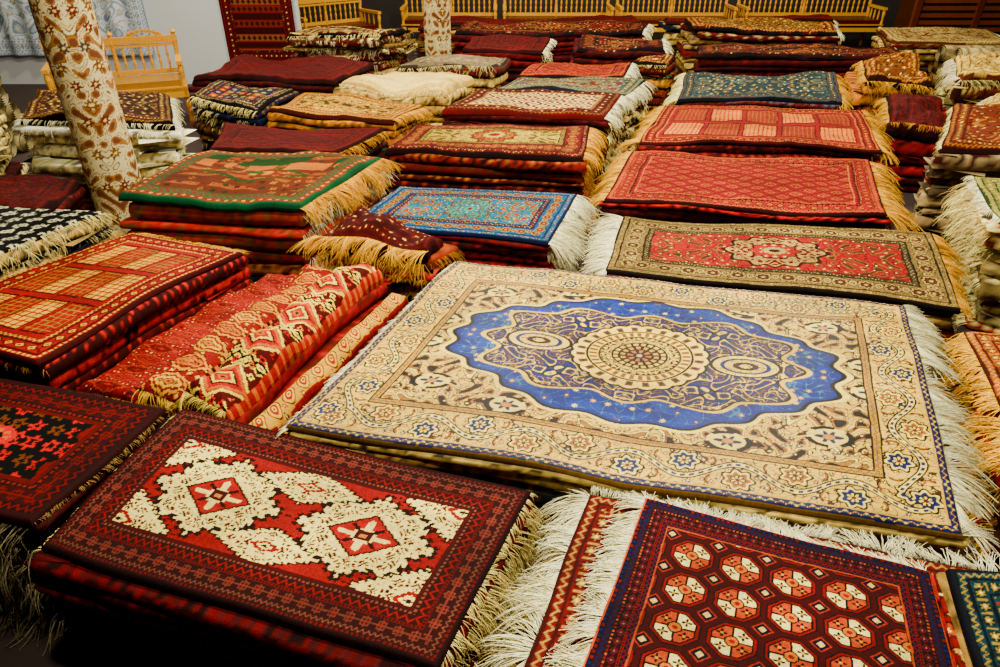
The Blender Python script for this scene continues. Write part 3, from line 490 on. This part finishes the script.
stack('orange_rug_stack',(1.78,1.75,2.4,1.6,2.8,2.6,2.12,2.7),.48,0,P_geo((.54,.3,.02),[(.68,.5,.06),(.34,.11,.03)],(.56,.32,.03),[(.25,.1,.04),(.7,.54,.1)],.12,.05,'flor'),8,.005,{3:(.12,y_,420,.5,.3)},OP,{3:(.1,y_,140,.35)},.03,seed=66,wave=.02,er=.03)
# left side
stack('white_fringed_rug_stack',(-3.7,5.38,-2.44,5.22,-2.82,6.1,-4.05,6.25),.76,.25,P_geo((.26,.15,.09),[(.15,.08,.05),(.5,.4,.22)],(.3,.15,.09),[BK,(.55,.45,.26)],.14,.05,'flor'),6,.008,{0:(.08,w_,120,.3,.3),1:(.1,w_,120,.3,.3)},[(.97,.92,.72),(.9,.82,.58),(.97,.94,.8)],{0:(.05,w_,90,.3),1:(.06,w_,90,.3)},.09,.04,.05,.04,seed=71)
stack('maroon_base_rug_stack',(-3.72,5.35,-2.44,5.2,-2.8,6.1,-4.1,6.22),.24,0,P_bm,4,.02,{},MP,{},.03,seed=72,sag=0)
stack('brown_pattern_rug_stack',(-5.3,5.35,-3.98,5.25,-4.38,6.2,-5.6,6.3),.66,0,P_geo((.26,.16,.07),[(.5,.37,.16),(.32,.08,.05)],(.28,.16,.07),[BK,(.5,.4,.2)],.16,.05,'flor'),7,.01,{0:(.06,c_,100,.3,.3)},[(.2,.1,.08),(.85,.78,.56),MA,(.75,.68,.46)],{0:(.06,c_,70,.3)},.05,seed=73,wave=.03,er=.05,**mess)
stack('maroon_rug_stack',(-3.9,4.3,-2.98,4.25,-3.1,4.95,-4.2,5.0),.42,0,P_bm,6,.012,{},MP,{},.04,seed=74,wave=.03,er=.05,**mess)
# ---------------------------------------------------------------- columns
def column(name,cx,cy,R=.17,top=4.2):
    nx,nz=170,800;th=np.linspace(0,2*np.pi,nx,endpoint=False);z=np.linspace(0,top,nz);T,Z=np.meshgrid(th,z)
    img=base(T,(.86,.81,.64));s=np.abs((T/(2*np.pi)*6)%2-1)*R*1.05
    fil(img,s,Z,.2,(.42,.3,.18),(.9,.85,.68),(.62,.46,.22),(.44,.3,.22),None,.4,.25)
    flowers(img,s,Z,.11,[(.42,.12,.08),(.3,.3,.3),(.5,.36,.13)],.25,5,7,outline=(.36,.26,.16),prob=.6)
    r=R*(1+.02*(vn(T*3,Z*4,2)-.5)+.08*np.exp(-Z/.06))
    mb=MB();mb.add(np.stack([cx+r*np.cos(T),cy+r*np.sin(T),Z],-1),img,gridq(nx,nz,True));return mb.build(name,PLAST)
column('floral_wrapped_column',-2.70,4.68);column('floral_wrapped_column',-.8,9.55,.17)
# ---------------------------------------------------------------- furniture
def box(mb,c,s,ax,col):
    ax=A_(ax);ay=A_([-ax[1],ax[0]]);v=[]
    for z in(-1,1):
        for y in(-1,1):
            for x in(-1,1): p=A_(c[:2])+ax*x*s[0]/2+ay*y*s[1]/2;v.append((p[0],p[1],c[2]+z*s[2]/2))
    F=[(0,2,3,1),(4,5,7,6),(0,1,5,4),(2,6,7,3),(0,4,6,2),(1,3,7,5)]
    vv=[];q=[]
    for f in F:
        q.append([len(vv)+i for i in range(4)]);vv+=[v[i] for i in f]
    mb.add(vv,col,q)
def lathe(mb,x,y,prof,col,n=10):
    a=np.linspace(0,2*np.pi,n,endpoint=False);P=A_(prof);T,R=np.meshgrid(a,P[:,0]);Z=np.repeat(P[:,1][:,None],n,1)
    mb.add(np.stack([x+R*np.cos(T),y+R*np.sin(T),Z],-1),col,gridq(n,len(P),True))
def bench(name,p0,p1,depth=.6,arms=True,cush=(.3,.04,.04)):
    mb=MB();p0=A_(p0,float);p1=A_(p1,float);L=np.linalg.norm(p1-p0);ax=(p1-p0)/L;ay=A_([-ax[1],ax[0]])
    G=(.78,.6,.02);G2=(.66,.46,.02)
    def W(s,t): return p0+ax*s+ay*t
    def B(s,t,z,sx,sy,sz,c=G): p=W(s,t);box(mb,(p[0],p[1],z),(sx,sy,sz),ax,c)
    B(L/2,depth/2,.40,L,depth,.05);B(L/2,.02,.36,L,.04,.1);B(L/2,depth/2,.455,L-.12,depth-.08,.07,cush)
    B(L/2,depth,.86,L,.05,.07);B(L/2,depth,.80,L-.05,.03,.03);B(L/2,depth,.52,L,.04,.05)
    n=int(L/.09)
    for i in range(n):
        p=W((i+.5)*L/n,depth);lathe(mb,p[0],p[1],[(.009,.53),(.012,.58),(.018,.62),(.01,.66),(.018,.7),(.011,.75),(.009,.8)],G,8)
    for s in(.03,L/2,L-.03):
        for t in(.03,depth-.01):
            p=W(s,t);lathe(mb,p[0],p[1],[(.022,0),(.03,.04),(.02,.1),(.032,.2),(.02,.28),(.034,.34),(.034,.42)],G2,10)
        p=W(s,depth);lathe(mb,p[0],p[1],[(.026,.42),(.03,.6),(.02,.7),(.03,.84),(.018,.9),(.034,.93),(.0,.97)],G,10)
    if arms:
        for s in(.03,L-.03):
            p=W(s,.03);lathe(mb,p[0],p[1],[(.024,.42),(.016,.5),(.028,.58),(.02,.66)],G,10)
            B(s,depth/2,.67,.06,depth,.04)
            for t in(.2,.35,.48): p=W(s,t);lathe(mb,p[0],p[1],[(.009,.42),(.016,.52),(.01,.66)],G,8)
    for i in range(int(L/.5)):
        s=(i+.5)*L/int(L/.5);a=np.linspace(0,np.pi,9)
        for k in range(8):
            p=W(s+.16*np.cos((a[k]+a[k+1])/2),depth);box(mb,(p[0],p[1],.89+.06*math.sin((a[k]+a[k+1])/2)),(.07,.03,.03),ax,G)
    return mb.build(name,WOOD,False)
bench('gold_bench',(-4.75,7.5),(-3.5,8.03),.5,cush=(.6,.46,.04))
bench('gold_bench',(-3.0,11.5),(-1.95,12.4))
for a,b in((-1.7,-.05),(.05,1.95),(2.05,4.05),(4.2,6.6)): bench('gold_bench',(a,12.9),(b,12.9))
def hanging(name,x0,x1,y,z0,z1,pat,res=.008,folds=.0):
    nx=int((x1-x0)/res);nz=int((z1-z0)/res);u,v=np.meshgrid(np.linspace(0,1,nx),np.linspace(0,1,nz));U=u*(x1-x0);V=v*(z1-z0)
    Y=y+folds*np.sin(U*22)*(1-.3*v);mb=MB();mb.add(np.stack([x0+U,Y,z0+V],-1),pat(U,V,x1-x0,z1-z0),gridq(nx,nz))
    box(mb,((x0+x1)/2,y+.02,z1+.02),(x1-x0+.1,.03,.03),(1,0),(.3,.2,.1))
    return mb.build(name,WOOL)
hanging('hanging_red_kilim',-3.75,-2.78,10.15,.3,2.6,P_geo((.36,.05,.06),[(.5,.34,.24),(.22,.04,.05),(.42,.2,.14)],(.3,.05,.06),[MA,(.5,.4,.28),(.45,.08,.07)],.09,.06,'stripe'))
hanging('hanging_white_tapestry',-7.4,-4.75,10.1,.4,2.6,P_geo((.88,.9,.92),[(.55,.6,.66),(.7,.74,.78)],(.84,.86,.89),[(.6,.65,.7),(.5,.55,.62)],.3,.08,'flor'),.012,.02)
def roll(mb,x0,x1,y,z,R,col,seed):
    n=28;a=np.linspace(0,2*np.pi,n,endpoint=False);xs=np.linspace(x0,x1,50);T,X=np.meshgrid(a,xs)
    c=np.ones(T.shape+(3,))*A_(col);k=vn(X*12,T*2,seed)>.6;c[k]=A_(col)*.75;k=tri(X/.15)>.85;c[k]=A_(col)*.6
    mb.add(np.stack([X,y+R*np.cos(T),z+R*np.sin(T)],-1),c,gridq(n,50,True))
    for xe in(x0,x1):
        t=np.linspace(0,8*np.pi,140);rr=R*(.1+.9*t/t[-1]);P0=np.stack([np.full(140,xe),y+rr*np.cos(t),z+rr*np.sin(t)],-1);P1=P0.copy();P1[:,0]+=.02*(1 if xe==x1 else -1)
        mb.add(np.concatenate([P0,P1]),A_(col)*.8,gridq(140,2))
        mb.add(np.concatenate([[[xe,y,z]],np.stack([np.full(n,xe),y+R*np.cos(a),z+R*np.sin(a)],-1)]),A_(col)*.35,None,[(0,1+i,1+(i+1)%n) for i in range(n)])
def rolls(x0,x1,y,cols,rows=4,base=4,R=.095):
    mb=MB();k=0
    for r_ in range(rows):
        for j in range(base-r_//2-(r_%2)):
            k+=1;roll(mb,x0+.05*math.cos(k*2.3),x1+.08*math.sin(k*3),y+(j+.5*(r_%2)+.5*(r_//2))*R*2.02,R+r_*R*1.75,R*.98,cols[k%len(cols)],k)
    mb.build('rolled_rug_pile',WOOL)
rolls(-6.3,-4.85,6.6,[(.82,.77,.6),(.68,.62,.48),(.9,.86,.7)],5,4)
rolls(5.5,7.3,8.7,[(.72,.66,.5),(.56,.46,.3),(.84,.77,.58)],4,4)
mb=MB();
box(mb,(7.6,12.3,.9),(2.0,.5,1.8),(1,0),(.24,.13,.08))
for i in range(16): box(mb,(7.6,12.03,.15+i*.105),(1.8,.04,.06),(1,0),(.5,.3,.18))
for x in(6.62,7.6,8.58): box(mb,(x,12.02,.9),(.09,.07,1.8),(1,0),(.4,.22,.12))
mb.build('slatted_wood_cabinet',WOOD,False)
# ---------------------------------------------------------------- lights
def area(name,loc,e,size=.3,col=(1,.91,.68)):
    l=bpy.data.lights.new(name,'AREA');l.energy=e;l.size=size;l.color=col;l.shape='DISK';o=bpy.data.objects.new(name,l);o.location=loc;SC.collection.objects.link(o)
for i,(x,y,e) in enumerate(((1.0,3.2,270),(-1.2,3.4,125),(-.7,1.5,85),(2.4,5.4,130),(-.2,6.4,150),(-3.2,6.2,140),(3.8,8.2,165),(.4,9.8,160),(-3.6,8.8,125),(4.,11.6,150),(-.8,11.6,140))):
    area('ceiling_lamp_light',(x,y,4.05),e)
w=bpy.data.worlds.new('world');SC.world=w;w.use_nodes=True;w.node_tree.nodes['Background'].inputs[0].default_value=(.05,.04,.035,1);w.node_tree.nodes['Background'].inputs[1].default_value=.2
cam=bpy.data.objects.new('camera',bpy.data.cameras.new('camera'));SC.collection.objects.link(cam);SC.camera=cam
cam.location=(0,0,2.1);cam.rotation_euler=(math.pi/2-math.atan(423/690),0,0);cam.data.lens=24.84;cam.data.sensor_width=36;cam.data.clip_start=.05
